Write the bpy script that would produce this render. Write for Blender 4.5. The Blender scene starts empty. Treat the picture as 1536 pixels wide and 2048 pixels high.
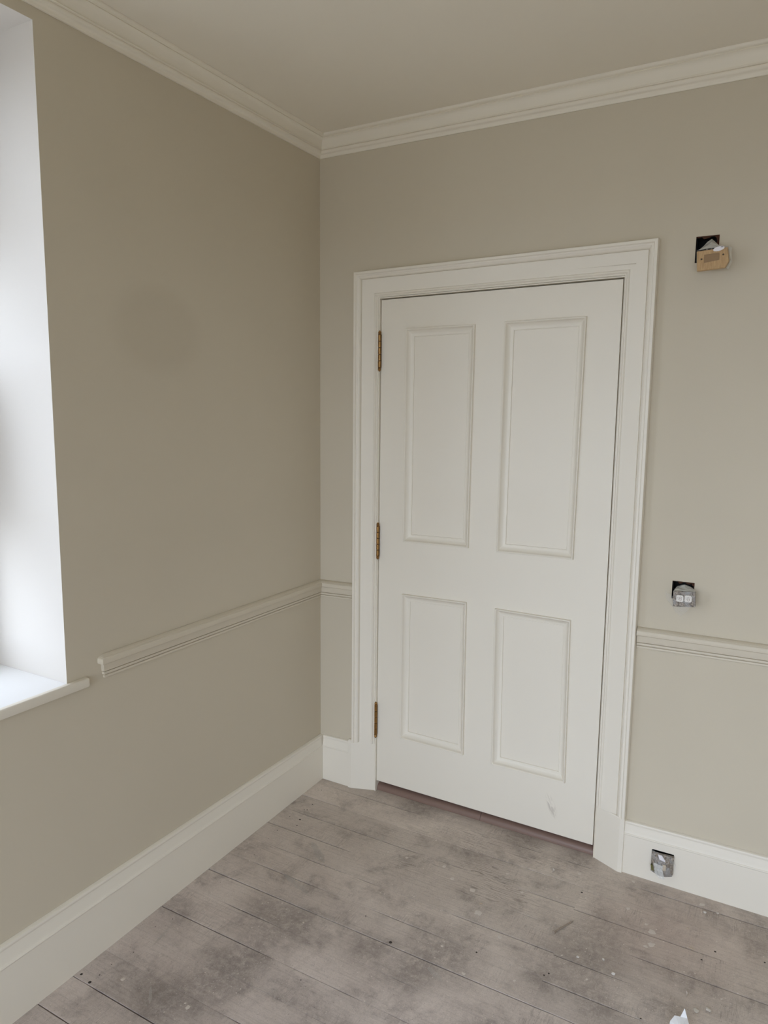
import bpy, bmesh, math, random
from mathutils import Vector, Matrix, noise
random.seed(7)
C = bpy.context.scene
COL = C.collection

# ---------------------------------------------------------------- camera
cam_d = bpy.data.cameras.new('camera'); cam = bpy.data.objects.new('camera', cam_d); COL.objects.link(cam)
R_ = Vector((0.8690594, 0.4945934, 0.0106368)); U_ = Vector((-0.0777920, 0.1153929, 0.9902691)); F_ = Vector((-0.4885532, 0.8614301, -0.1387587))
m = Matrix((R_, U_, -F_)).transposed().to_4x4(); m.translation = Vector((1.727104, -2.502225, 1.610657))
cam.matrix_world = m
cam_d.sensor_fit = 'VERTICAL'; cam_d.sensor_height = 36.0; cam_d.sensor_width = 27.0
cam_d.lens = 36.0 * 1452.206 / 2048.0
cam_d.clip_start = 0.05
C.camera = cam

# ---------------------------------------------------------------- light: overcast sky through the left window and two added unseen ones
W = bpy.data.worlds.new('sky'); C.world = W; W.use_nodes = True
bg = W.node_tree.nodes['Background']
bg.inputs['Color'].default_value = (0.85, 0.935, 1.12, 1); bg.inputs['Strength'].default_value = 6.6

def portal(y0, y1, z0, z1, side='left'):
    l = bpy.data.lights.new('sky_portal', 'AREA'); l.shape = 'RECTANGLE'; l.size = z1 - z0; l.size_y = y1 - y0
    l.cycles.is_portal = True
    o = bpy.data.objects.new('sky_portal', l); COL.objects.link(o)
    if side == 'left': o.location = (-0.47, (y0 + y1) / 2, (z0 + z1) / 2); o.rotation_euler = (0, -math.pi / 2, 0)
    else: o.location = ((y0 + y1) / 2, NY - 0.47, (z0 + z1) / 2); o.rotation_euler = (math.pi / 2, 0, 0); l.size = y1 - y0; l.size_y = z1 - z0
RX, NY, CH = 4.2, -3.4, 2.66       # room width, near wall, ceiling height
WIN = [(-2.40, -1.2456, 0.8425, 2.558)]
WINF_ADDED = [(0.15, 1.65, 0.12, 2.22), (1.80, 3.30, 0.12, 2.22)]  # unseen windows added behind the camera to fill the room with daylight
for w in WIN: portal(*w)
for w in WINF_ADDED: portal(*w, 'front')
vs = C.view_settings
vs.view_transform = 'Standard'; vs.look = 'None'; vs.exposure = 0.0; vs.gamma = 1.0; vs.use_curve_mapping = False
C.cycles.max_bounces = 16; C.cycles.diffuse_bounces = 12; C.cycles.transparent_max_bounces = 16

# ---------------------------------------------------------------- materials
def mat(name, rgb, rough=0.6, metal=0.0, spec=0.5, bump=0.0, bscale=60.0):
    M = bpy.data.materials.new(name); M.use_nodes = True
    n = M.node_tree.nodes; b = n['Principled BSDF']
    b.inputs['Base Color'].default_value = (*rgb, 1); b.inputs['Roughness'].default_value = rough
    b.inputs['Metallic'].default_value = metal; b.inputs['Specular IOR Level'].default_value = spec
    if bump:
        t = n.new('ShaderNodeTexNoise'); t.inputs['Scale'].default_value = bscale; t.inputs['Detail'].default_value = 4
        g = n.new('ShaderNodeNewGeometry'); M.node_tree.links.new(g.outputs['Position'], t.inputs['Vector'])
        u = n.new('ShaderNodeBump'); u.inputs['Strength'].default_value = bump; u.inputs['Distance'].default_value = 0.002
        M.node_tree.links.new(t.outputs['Fac'], u.inputs['Height']); M.node_tree.links.new(u.outputs['Normal'], b.inputs['Normal'])
    return M
class NT:
    """small helper to wire node materials"""
    def __init__(s, M): s.M = M; s.t = M.node_tree; s.b = s.t.nodes['Principled BSDF']
    def n(s, typ, **kw):
        x = s.t.nodes.new(typ)
        for k, v in kw.items(): setattr(x, k, v)
        return x
    def l(s, a, b): s.t.links.new(a, b)
    def val(s, sock, v):
        if hasattr(v, 'is_linked'): s.l(v, sock)
        else: sock.default_value = v
    def math(s, op, a, b=0.0, c=None):
        x = s.n('ShaderNodeMath', operation=op); s.val(x.inputs[0], a); s.val(x.inputs[1], b)
        if c is not None: s.val(x.inputs[2], c)
        return x.outputs[0]
    def ramp(s, fac, a, b):
        x = s.n('ShaderNodeMapRange'); x.clamp = True; s.l(fac, x.inputs['Value'])
        x.inputs['From Min'].default_value = a; x.inputs['From Max'].default_value = b
        return x.outputs['Result']
    def noise(s, vec, scale, detail=3.0, rough=0.5, dist=0.0):
        x = s.n('ShaderNodeTexNoise'); s.l(vec, x.inputs['Vector']); x.inputs['Scale'].default_value = scale
        x.inputs['Detail'].default_value = detail; x.inputs['Roughness'].default_value = rough; x.inputs['Distortion'].default_value = dist
        return x.outputs['Fac']
    def mapping(s, vec, scale=(1, 1, 1), loc=(0, 0, 0)):
        x = s.n('ShaderNodeMapping'); s.l(vec, x.inputs['Vector']); x.inputs['Scale'].default_value = scale; x.inputs['Location'].default_value = loc
        return x.outputs['Vector']
    def mix(s, fac, a, b, mode='MIX'):
        x = s.n('ShaderNodeMix', data_type='RGBA', blend_type=mode)
        s.val(x.inputs['Factor'], fac)
        for k, v in ((6, a), (7, b)):
            if hasattr(v, 'is_linked'): s.l(v, x.inputs[k])
            else: x.inputs[k].default_value = (*v, 1)
        return x.outputs[2]

WALLC = (0.59, 0.533, 0.42)
def wall_mat(name, spot=False):
    M = mat(name, WALLC, 0.75, spec=0.25); k = NT(M)
    pos = k.n('ShaderNodeNewGeometry').outputs['Position']
    big = k.noise(pos, 2.2, 2); fine = k.noise(pos, 140, 3)
    col = k.mix(k.ramp(big, 0.3, 0.7), tuple(c * 0.985 for c in WALLC), tuple(min(1, c * 1.015) for c in WALLC))
    if spot:   # soft round patch of slightly darker colour, left of the door corner
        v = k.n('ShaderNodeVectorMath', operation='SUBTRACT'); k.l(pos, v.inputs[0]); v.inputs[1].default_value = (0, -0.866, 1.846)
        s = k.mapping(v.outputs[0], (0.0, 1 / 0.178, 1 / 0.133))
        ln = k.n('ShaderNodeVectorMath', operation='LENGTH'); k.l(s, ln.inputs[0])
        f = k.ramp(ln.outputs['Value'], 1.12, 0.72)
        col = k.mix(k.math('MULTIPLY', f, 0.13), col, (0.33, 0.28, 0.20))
    k.l(col, k.b.inputs['Base Color'])
    u = k.n('ShaderNodeBump'); u.inputs['Strength'].default_value = 0.10; u.inputs['Distance'].default_value = 0.001
    k.l(fine, u.inputs['Height']); k.l(u.outputs['Normal'], k.b.inputs['Normal'])
    return M
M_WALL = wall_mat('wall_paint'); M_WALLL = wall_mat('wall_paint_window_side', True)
M_TRIM = mat('trim_eggshell', (0.80, 0.755, 0.655), 0.42, spec=0.4, bump=0.05, bscale=120)
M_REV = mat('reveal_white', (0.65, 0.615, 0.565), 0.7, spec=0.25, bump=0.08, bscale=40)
M_SILL = mat('sill_gloss_white', (0.84, 0.84, 0.83), 0.35, spec=0.5)
M_CEIL = mat('ceiling_white', (0.80, 0.75, 0.64), 0.85, spec=0.15, bump=0.05, bscale=90)
M_DADO = mat('rail_paint', (0.63, 0.57, 0.455), 0.5, spec=0.35)
M_CORN = mat('cornice_paint', (0.80, 0.75, 0.635), 0.6, spec=0.3, bump=0.05, bscale=80)
M_BRASS = mat('aged_brass', (0.33, 0.185, 0.065), 0.32, metal=1.0)
M_THRESH = mat('brown_varnished_wood', (0.21, 0.135, 0.105), 0.40, spec=0.5)
M_DARK = mat('dark_void', (0.012, 0.011, 0.010), 0.9, spec=0.1)
M_STEEL = mat('dark_metal_box', (0.012, 0.012, 0.012), 0.85, spec=0.15)
M_BRICK = mat('raw_brick_edge', (0.075, 0.035, 0.022), 0.95, spec=0.1, bump=0.8, bscale=300)
M_SUB = mat('underfloor', (0.02, 0.018, 0.016), 0.95, spec=0.05)
M_PAINTW = mat('dried_paint', (0.62, 0.565, 0.505), 0.7)
M_CRUMB = mat('plaster_crumb', (0.62, 0.58, 0.52), 0.9, bump=0.5, bscale=400)
M_WOODCH = mat('wood_chip', (0.52, 0.43, 0.33), 0.85, bump=0.4, bscale=300)
M_NAIL = mat('dusty_iron', (0.34, 0.28, 0.225), 0.8, metal=0.15, bump=0.4, bscale=500)
M_PAPER = mat('white_tissue', (0.82, 0.83, 0.84), 0.55, spec=0.3)
M_STICK = mat('white_sticker', (0.78, 0.76, 0.78), 0.5)
M_INK = mat('sticker_ink', (0.12, 0.11, 0.12), 0.6)
M_CARD = mat('beige_card', (0.50, 0.43, 0.33), 0.85)
M_GREEN = mat('olive_edge', (0.13, 0.12, 0.035), 0.7)
M_KNOB = mat('white_plastic', (0.74, 0.71, 0.65), 0.4)
M_KNOBIN = mat('brown_markings', (0.20, 0.12, 0.08), 0.6)
M_TIMBER = mat('sash_paint', (0.80, 0.79, 0.76), 0.4)
M_GRASS = mat('paving', (0.33, 0.31, 0.275), 0.95, bump=0.6, bscale=20)

def grain_mat(name, a, b, rough, sx, sz, spec=0.3):
    M = mat(name, a, rough, spec=spec); k = NT(M)
    pos = k.n('ShaderNodeNewGeometry').outputs['Position']
    f = k.noise(k.mapping(pos, (sx, sx, sz)), 1.0, 4, 0.6)
    k.l(k.mix(k.ramp(f, 0.35, 0.65), a, b), k.b.inputs['Base Color']); return M
M_TAN = grain_mat('tan_faceplate', (0.42, 0.25, 0.095), (0.55, 0.36, 0.16), 0.45, 300, 40)
M_TAND = mat('tan_faceplate_inset', (0.26, 0.145, 0.045), 0.5)
def wrap_mat():
    M = mat('bubble_wrapped_metal', (0.2, 0.18, 0.15), 0.3, spec=0.6); k = NT(M)
    pos = k.n('ShaderNodeNewGeometry').outputs['Position']
    v = k.n('ShaderNodeTexVoronoi'); k.l(pos, v.inputs['Vector']); v.inputs['Scale'].default_value = 230
    f = k.noise(pos, 160, 4, 0.7); g = k.noise(pos, 45, 2)
    c = k.mix(k.ramp(f, 0.38, 0.62), (0.085, 0.066, 0.048), (0.40, 0.34, 0.27))
    c = k.mix(k.ramp(g, 0.45, 0.65), c, (0.30, 0.29, 0.27))
    k.l(c, k.b.inputs['Base Color'])
    u = k.n('ShaderNodeBump'); u.inputs['Strength'].default_value = 0.7; u.inputs['Distance'].default_value = 0.002
    k.l(v.outputs['Distance'], u.inputs['Height']); k.l(u.outputs['Normal'], k.b.inputs['Normal'])
    return M
M_WRAP = wrap_mat()
def film_mat(name, alpha, rgb=(0.85, 0.86, 0.86)):
    M = mat(name, rgb, 0.25, spec=0.6); b = M.node_tree.nodes['Principled BSDF']; b.inputs['Alpha'].default_value = alpha; return M
M_FILM = film_mat('clear_plastic_film', 0.16); M_FILM2 = film_mat('cloudy_plastic_film', 0.66, (0.78, 0.79, 0.75)); M_FILM0 = film_mat('thin_clear_film', 0.05)
def glass_mat():
    M = bpy.data.materials.new('window_glass'); M.use_nodes = True; t = M.node_tree; n = t.nodes
    n.remove(n['Principled BSDF']); tr = n.new('ShaderNodeBsdfTransparent'); tr.inputs[0].default_value = (0.96, 0.98, 0.97, 1)
    gl = n.new('ShaderNodeBsdfGlossy'); gl.inputs['Roughness'].default_value = 0.0
    fr = n.new('ShaderNodeFresnel'); fr.inputs[0].default_value = 1.45; mx = n.new('ShaderNodeMixShader')
    t.links.new(fr.outputs[0], mx.inputs[0]); t.links.new(tr.outputs[0], mx.inputs[1]); t.links.new(gl.outputs[0], mx.inputs[2])
    t.links.new(mx.outputs[0], n['Material Output'].inputs[0]); return M
M_GLASS = glass_mat()

def door_mat():
    M = mat('door_eggshell', (0.80, 0.755, 0.655), 0.42, spec=0.4); k = NT(M)
    pos = k.n('ShaderNodeNewGeometry').outputs['Position']
    # scuff near the foot of the door
    a = k.n('ShaderNodeVectorMath', operation='SUBTRACT'); k.l(pos, a.inputs[0]); a.inputs[1].default_value = (1.028, 0, 0.152)
    rot = k.n('ShaderNodeVectorRotate', rotation_type='Y_AXIS'); k.l(a.outputs[0], rot.inputs['Vector']); rot.inputs['Angle'].default_value = math.radians(22)
    sc = k.mapping(rot.outputs[0], (1 / 0.015, 0, 1 / 0.048))
    ln = k.n('ShaderNodeVectorMath', operation='LENGTH'); k.l(sc, ln.inputs[0])
    near = k.ramp(ln.outputs['Value'], 1.15, 0.6)
    f = k.noise(k.mapping(rot.outputs[0], (90, 1, 22)), 1.0, 4, 0.6, 0.8)
    fac = k.math('MULTIPLY', near, k.ramp(f, 0.46, 0.60)); fac = k.math('MULTIPLY', fac, 0.55)
    k.l(k.mix(fac, (0.80, 0.755, 0.655), (0.42, 0.37, 0.31)), k.b.inputs['Base Color'])
    u = k.n('ShaderNodeBump'); u.inputs['Strength'].default_value = 0.05; u.inputs['Distance'].default_value = 0.002
    k.l(k.noise(pos, 120), u.inputs['Height']); k.l(u.outputs['Normal'], k.b.inputs['Normal'])
    return M
M_DOOR = door_mat()

RZ = 0.0187                        # the old floor falls away from the door wall
def fz(x, y): return RZ * y
SPOTS = [(0.346, -0.809, 0.10), (0.459, -0.802, 0.08), (0.710, -0.779, 0.07), (0.373, -1.114, 0.09), (0.311, -1.236, 0.09), (0.401, -1.001, 0.09), (0.939, -0.014, 0.07), (1.153, -0.027, 0.06), (1.315, -0.331, 0.08), (1.289, -0.487, 0.10), (0.907, -0.682, 0.11), (1.370, -0.631, 0.07), (0.859, -0.795, 0.07), (1.199, -0.615, 0.06), (0.50, -0.02, 0.08), (1.52, -0.56, 0.06)]
def floor_mat():
    M = mat('dusty_floorboard', (0.33, 0.29, 0.25), 0.7, spec=0.25); k = NT(M)
    pos = k.n('ShaderNodeNewGeometry').outputs['Position']
    info = k.n('ShaderNodeObjectInfo')
    rnd = info.outputs['Random']
    # shift the pattern per board
    off = k.n('ShaderNodeCombineXYZ'); k.l(k.math('MULTIPLY', rnd, 13.0), off.inputs[0]); k.l(k.math('MULTIPLY', rnd, 7.0), off.inputs[2])
    ad = k.n('ShaderNodeVectorMath', operation='ADD'); k.l(pos, ad.inputs[0]); k.l(off.outputs[0], ad.inputs[1]); bp = ad.outputs[0]
    dust, mid, dark = (0.63, 0.555, 0.485), (0.51, 0.442, 0.383), (0.215, 0.182, 0.157)
    n1 = k.noise(pos, 2.6, 5, 0.62, 0.3); n2 = k.noise(k.mapping(pos, (1, 1, 1), (5.3, 2.2, 0)), 6.5, 6, 0.68, 0.4)
    col = k.mix(k.ramp(n1, 0.36, 0.64), mid, dust)
    rag = k.noise(pos, 42, 6, 0.78, 0.4)
    patch = k.math('MULTIPLY', k.ramp(n2, 0.48, 0.66), k.ramp(k.noise(pos, 25, 5, 0.75), 0.30, 0.60))
    col = k.mix(k.math('MULTIPLY', patch, 0.68), col, dark)
    mott = k.noise(pos, 60, 6, 0.8, 0.5)
    col = k.mix(k.math('MULTIPLY', k.ramp(mott, 0.50, 0.70), 0.25), col, dark)
    col = k.mix(k.math('MULTIPLY', k.ramp(mott, 0.48, 0.30), 0.30), col, (0.62, 0.555, 0.49))
    for x, y, r in SPOTS:
        sv = k.n('ShaderNodeVectorMath', operation='DISTANCE'); k.l(pos, sv.inputs[0]); sv.inputs[1].default_value = (x, y, fz(x, y))
        sf_ = k.math('MULTIPLY', k.ramp(sv.outputs['Value'], r * 1.5, r * 0.35), k.ramp(rag, 0.30, 0.58))
        col = k.mix(k.math('MULTIPLY', sf_, 0.62), col, dark)
    # purplish dust away from the door
    sy = k.n('ShaderNodeSeparateXYZ'); k.l(pos, sy.inputs[0])
    col = k.mix(k.math('MULTIPLY', k.ramp(sy.outputs['Y'], -0.35, -0.95), 0.4), col, k.mix(1.0, col, (0.99, 0.99, 1.09), 'MULTIPLY'))
    # fine grit
    gr = k.noise(pos, 330, 3, 0.7)
    col = k.mix(k.math('MULTIPLY', k.ramp(gr, 0.52, 0.70), 0.28), col, (0.20, 0.17, 0.15))
    col = k.mix(k.math('MULTIPLY', k.ramp(gr, 0.46, 0.30), 0.26), col, (0.66, 0.60, 0.54))
    # pinkish plaster dust to the right
    pk = k.n('ShaderNodeVectorMath', operation='SUBTRACT'); k.l(pos, pk.inputs[0]); pk.inputs[1].default_value = (1.50, -0.24, 0)
    pl = k.n('ShaderNodeVectorMath', operation='LENGTH'); k.l(pk.outputs[0], pl.inputs[0])
    col = k.mix(k.math('MULTIPLY', k.ramp(pl.outputs['Value'], 0.30, 0.05), 0.35), col, (0.47, 0.36, 0.315))
    # saw marks across the boards
    saw = k.noise(k.mapping(bp, (260, 22, 1)), 1.0, 4, 0.65, 0.6)
    sm = k.ramp(k.noise(k.mapping(bp, (1, 1, 1), (1, 3, 0)), 6.0, 4, 0.65), 0.50, 0.66)
    sx = k.math('MULTIPLY', k.ramp(saw, 0.50, 0.66), sm)
    col = k.mix(k.math('MULTIPLY', sx, 0.40), col, (0.19, 0.165, 0.145))
    # open grain along the boards, showing in front of the door
    w = k.n('ShaderNodeTexWave', wave_type='BANDS', bands_direction='Y', wave_profile='SIN')
    k.l(k.mapping(bp, (0.22, 1.0, 1.0)), w.inputs['Vector']); w.inputs['Scale'].default_value = 34; w.inputs['Distortion'].default_value = 13.0
    w.inputs['Detail'].default_value = 2.0; w.inputs['Detail Scale'].default_value = 1.3
    gm = k.n('ShaderNodeVectorMath', operation='SUBTRACT'); k.l(pos, gm.inputs[0]); gm.inputs[1].default_value = (0.86, -0.20, 0)
    gs = k.n('ShaderNodeVectorMath', operation='LENGTH'); k.l(k.mapping(gm.outputs[0], (1 / 0.42, 1 / 0.30, 0)), gs.inputs[0])
    gmask = k.math('MULTIPLY', k.ramp(gs.outputs['Value'], 1.15, 0.35), k.ramp(k.noise(bp, 4.0, 3), 0.36, 0.60))
    gl = k.math('MULTIPLY', k.ramp(w.outputs['Fac'], 0.80, 0.97), gmask)
    col = k.mix(k.math('MULTIPLY', gl, 0.62), col, (0.155, 0.125, 0.105))
    fg = k.noise(k.mapping(bp, (6, 150, 1)), 1.0, 3, 0.6)
    col = k.mix(k.math('MULTIPLY', k.ramp(fg, 0.5, 0.72), 0.22), col, (0.19, 0.16, 0.14))
    # specks of paint and grit
    for sc, th, amt, c in ((70, 0.16, 0.75, (0.68, 0.62, 0.56)), (150, 0.22, 0.7, (0.68, 0.62, 0.56)), (190, 0.2, 0.6, (0.09, 0.075, 0.065))):
        v = k.n('ShaderNodeTexVoronoi'); k.l(pos, v.inputs['Vector']); v.inputs['Scale'].default_value = sc
        sp = k.n('ShaderNodeSeparateColor'); k.l(v.outputs['Color'], sp.inputs[0])
        f = k.math('MULTIPLY', k.ramp(v.outputs['Distance'], th * 1.3, th * 0.6), k.ramp(sp.outputs[0], 0.90, 0.93))
        col = k.mix(k.math('MULTIPLY', f, amt), col, c)
    # pale scuffs
    sf = k.noise(k.mapping(pos, (9, 30, 1), (2, 0, 0)), 1.0, 4, 0.7, 1.2)
    col = k.mix(k.math('MULTIPLY', k.ramp(sf, 0.64, 0.74), 0.30), col, (0.52, 0.47, 0.42))
    # each board a little lighter or darker
    t = k.math('MULTIPLY_ADD', rnd, 0.16, 0.92)
    cc = k.n('ShaderNodeCombineColor')
    for i in range(3): k.l(t, cc.inputs[i])
    col = k.mix(1.0, col, cc.outputs[0], 'MULTIPLY')
    k.l(col, k.b.inputs['Base Color'])
    u = k.n('ShaderNodeBump'); u.inputs['Strength'].default_value = 0.45; u.inputs['Distance'].default_value = 0.0015
    h = k.math('SUBTRACT', k.noise(pos, 180, 4, 0.7), k.math('MULTIPLY', k.math('ADD', gl, sx), 0.5))
    k.l(h, u.inputs['Height']); k.l(u.outputs['Normal'], k.b.inputs['Normal'])
    return M
M_FLOOR = floor_mat()

# ---------------------------------------------------------------- mesh helpers
def obj(name, verts, faces, mt, parent=None, smooth=False, mats=None, fm=None):
    me = bpy.data.meshes.new(name); me.from_pydata([tuple(v) for v in verts], [], faces)
    bm = bmesh.new(); bm.from_mesh(me); bmesh.ops.recalc_face_normals(bm, faces=bm.faces[:]); bm.to_mesh(me); bm.free()
    for x in (mats or [mt]): me.materials.append(x)
    if fm:
        for i, k in enumerate(fm): me.polygons[i].material_index = k
    if smooth:
        for p in me.polygons: p.use_smooth = True
        try: me.set_sharp_from_angle(angle=math.radians(35))
        except Exception: pass
    o = bpy.data.objects.new(name, me); COL.objects.link(o)
    if parent is not None:
        o.parent = parent; o.matrix_parent_inverse = parent.matrix_world.inverted()
    return o
def empty(name, loc):
    o = bpy.data.objects.new(name, None); COL.objects.link(o); o.location = loc; o.empty_display_size = 0.05
    o.matrix_world = Matrix.Translation(Vector(loc)); return o
def tag(o, label=None, cat=None, group=None, kind=None):
    for k, v in (('label', label), ('category', cat), ('group', group), ('kind', kind)):
        if v: o[k] = v
    return o
class MB:
    def __init__(s): s.v = []; s.f = []
    def add(s, v, f):
        b = len(s.v); s.v += [Vector(p) for p in v]; s.f += [[i + b for i in q] for q in f]
    def box(s, a, b):
        (x0, y0, z0), (x1, y1, z1) = a, b
        s.add([(x0, y0, z0), (x1, y0, z0), (x1, y1, z0), (x0, y1, z0), (x0, y0, z1), (x1, y0, z1), (x1, y1, z1), (x0, y1, z1)],
              [(0, 3, 2, 1), (4, 5, 6, 7), (0, 1, 5, 4), (1, 2, 6, 5), (2, 3, 7, 6), (3, 0, 4, 7)])
    def prism(s, poly, axis, a, b):
        """poly of 2-D points extruded along axis ('y': (x,z) points; 'z': (x,y))"""
        n = len(poly)
        P = (lambda p, t: (p[0], t, p[1])) if axis == 'y' else ((lambda p, t: (p[0], p[1], t)) if axis == 'z' else (lambda p, t: (t, p[0], p[1])))
        s.add([P(p, a) for p in poly] + [P(p, b) for p in poly],
              [list(range(n))[::-1], list(range(n, 2 * n))] + [(i, (i + 1) % n, n + (i + 1) % n, n + i) for i in range(n)])
    def lathe(s, prof, c, axis=Vector((0, 0, 1)), seg=12):
        """prof: (t along axis, radius)"""
        axis = Vector(axis).normalized(); q = axis.to_track_quat('Z', 'Y'); n = len(prof); V = []; F = []
        for t, r in prof:
            for k in range(seg):
                a = 2 * math.pi * k / seg
                V.append(Vector(c) + q @ Vector((r * math.cos(a), r * math.sin(a), t)))
        for i in range(n - 1):
            for k in range(seg): F.append((i * seg + k, i * seg + (k + 1) % seg, (i + 1) * seg + (k + 1) % seg, (i + 1) * seg + k))
        F.append(list(range(seg))[::-1]); F.append(list(range((n - 1) * seg, n * seg)))
        s.add(V, F)
    def tube(s, pts, r, seg=6):
        pts = [Vector(p) for p in pts]; V = []; F = []
        for i, p in enumerate(pts):
            d = (pts[min(i + 1, len(pts) - 1)] - pts[max(i - 1, 0)]).normalized(); q = d.to_track_quat('Z', 'Y')
            for k in range(seg):
                a = 2 * math.pi * k / seg; V.append(p + q @ Vector((r * math.cos(a), r * math.sin(a), 0)))
        for i in range(len(pts) - 1):
            for k in range(seg): F.append((i * seg + k, i * seg + (k + 1) % seg, (i + 1) * seg + (k + 1) % seg, (i + 1) * seg + k))
        F.append(list(range(seg))[::-1]); F.append(list(range((len(pts) - 1) * seg, len(pts) * seg)))
        s.add(V, F)
    def build(s, name, mt, parent=None, smooth=False): return obj(name, s.v, s.f, mt, parent, smooth)

def sweep(mb, path, prof, stations=None):
    """mouldings: path of (x,y) along the wall, room on the right hand; prof of (projection, height);
    stations: per path point (base z, height scale)"""
    n = len(path); V = []; F = []; k = len(prof)
    for i, p in enumerate(path):
        p = Vector(p)
        d1 = (p - Vector(path[i - 1])).normalized() if i > 0 else None
        d2 = (Vector(path[i + 1]) - p).normalized() if i < n - 1 else None
        n1 = Vector((d1.y, -d1.x)) if d1 else None; n2 = Vector((d2.y, -d2.x)) if d2 else None
        nn = n2 if n1 is None else (n1 if n2 is None else (n1 + n2) / (1 + n1.dot(n2)))
        z0, zs = stations[i] if stations else (0, 1)
        for d, z in prof: V.append((p.x + nn.x * d, p.y + nn.y * d, z0 + z * zs))
    for i in range(n - 1):
        for j in range(k):
            j2 = (j + 1) % k
            F.append((i * k + j, i * k + j2, (i + 1) * k + j2, (i + 1) * k + j))
    F.append(list(range(k))); F.append(list(range((n - 1) * k, n * k))[::-1])
    mb.add(V, F)

def slab(name, P, u, v, t0, t1, holes, mt, mrev, bottom=None):
    """wall with rectangular holes. P(a,b,t) -> xyz; u=(u0,u1), v=(v0,v1); holes (ua,ub,va,vb)"""
    us = sorted({u[0], u[1], *[h[0] for h in holes], *[h[1] for h in holes]}); vs_ = sorted({v[0], v[1], *[h[2] for h in holes], *[h[3] for h in holes]})
    V = {}; L = []; F = []; fm = []
    def vid(a, b, t):
        key = (round(a, 6), round(b, 6), t)
        if key not in V: V[key] = len(L); L.append(P(a, b, t0 if t == 0 else t1))
        return V[key]
    def hole(a, b): return any(h[0] < a < h[1] and h[2] < b < h[3] for h in holes) or not (u[0] < a < u[1] and v[0] < b < v[1])
    for i in range(len(us) - 1):
        for j in range(len(vs_) - 1):
            a0, a1, b0, b1 = us[i], us[i + 1], vs_[j], vs_[j + 1]; ca, cb = (a0 + a1) / 2, (b0 + b1) / 2
            if hole(ca, cb): continue
            for t in (0, 1): F.append([vid(a0, b0, t), vid(a1, b0, t), vid(a1, b1, t), vid(a0, b1, t)]); fm.append(0)
            e = 1e-4
            for (pa, pb, qa, qb, ta, tb) in ((a0, b0, a0, b1, a0 - e, cb), (a1, b0, a1, b1, a1 + e, cb), (a0, b0, a1, b0, ca, b0 - e), (a0, b1, a1, b1, ca, b1 + e)):
                if hole(ta, tb):
                    F.append([vid(pa, pb, 0), vid(qa, qb, 0), vid(qa, qb, 1), vid(pa, pb, 1)]); fm.append(1)
    return obj(name, L, F, mt, mats=[mt, mrev], fm=fm)


# ---------------------------------------------------------------- room shell
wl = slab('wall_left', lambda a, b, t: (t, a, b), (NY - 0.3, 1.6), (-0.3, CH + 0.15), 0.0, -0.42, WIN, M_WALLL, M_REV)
tag(wl, 'pale greige window-side wall with a soft round darker patch', 'wall', kind='structure')
DOOR_HOLE = (0.205, 1.255, -0.3, 2.085)
SWITCH_HOLE = (1.4045, 1.4700, 2.072, 2.1495); MID_HOLE = (1.4025, 1.4695, 1.006, 1.0655); SKIRT_HOLE = (1.3964, 1.4680, 0.048, 0.1195)
wb = slab('wall_back', lambda a, b, t: (a, t, b), (0.0, RX), (-0.3, CH + 0.15), 0.0, 0.20, [DOOR_HOLE], M_WALL, M_TRIM)
# the three back-box holes only go 45 mm into the plaster: rebuild the face with pockets
bpy.data.objects.remove(wb, do_unlink=True)
front = slab('wall_back', lambda a, b, t: (a, t, b), (0.0, RX), (-0.3, CH + 0.15), 0.0, 0.05, [DOOR_HOLE, SWITCH_HOLE, MID_HOLE, SKIRT_HOLE], M_WALL, M_BRICK)
tag(front, 'pale greige wall around the white door, with three open box holes', 'wall', kind='structure')
core = slab('wall_core', lambda a, b, t: (a, t, b), (0.0, RX), (-0.3, CH + 0.15), 0.0505, 0.20, [DOOR_HOLE], M_DARK, M_TRIM); core.parent = front
mb = MB(); mb.box((RX, NY - 0.3, -0.3), (RX + 0.2, 1.6, CH + 0.15)); tag(mb.build('wall_right', M_WALL), 'pale greige wall opposite the windows', 'wall', kind='structure')
tag(slab('wall_front', lambda a, b, t: (a, t, b), (0.0, RX), (-0.3, CH + 0.15), NY, NY - 0.42, WINF_ADDED, M_WALL, M_REV), 'pale greige wall behind the camera, with two tall windows added for fill light', 'wall', kind='structure')
mb = MB(); mb.box((0, 1.4, -0.3), (RX, 1.6, CH + 0.15)); tag(mb.build('wall_hall', M_WALL), 'hall wall beyond the closed door', 'wall', kind='structure')
mb = MB(); mb.box((-0.42, NY - 0.3, CH), (RX + 0.2, 1.6, CH + 0.15)); tag(mb.build('ceiling', M_CEIL), 'off-white flat plaster ceiling', 'ceiling', kind='structure')

# ---------------------------------------------------------------- floor: boards one by one
fl = obj('floor', [(-0.05, NY - 0.2, fz(0, NY - 0.2) - 0.026), (RX, NY - 0.2, fz(0, NY - 0.2) - 0.026), (RX, 1.6, fz(0, 1.6) - 0.026), (-0.05, 1.6, fz(0, 1.6) - 0.026)] +
         [(-0.05, NY - 0.2, -0.25), (RX, NY - 0.2, -0.25), (RX, 1.6, -0.25), (-0.05, 1.6, -0.25)],
         [(0, 1, 2, 3), (7, 6, 5, 4), (0, 4, 5, 1), (1, 5, 6, 2), (2, 6, 7, 3), (3, 7, 4, 0)], M_SUB)
tag(fl, 'old bare wooden floorboards, dusty grey and spattered with paint', 'floor', kind='structure')
def gap(x, k, t):
    v = noise.noise(Vector((x * 2.1, k * 5.37, t))) + 0.5 * noise.noise(Vector((x * 9.0, k * 2.9, t)))
    return 0.0002 + 0.0018 * min(1.0, max(0.0, (v + 0.12) * 4.0))
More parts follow.
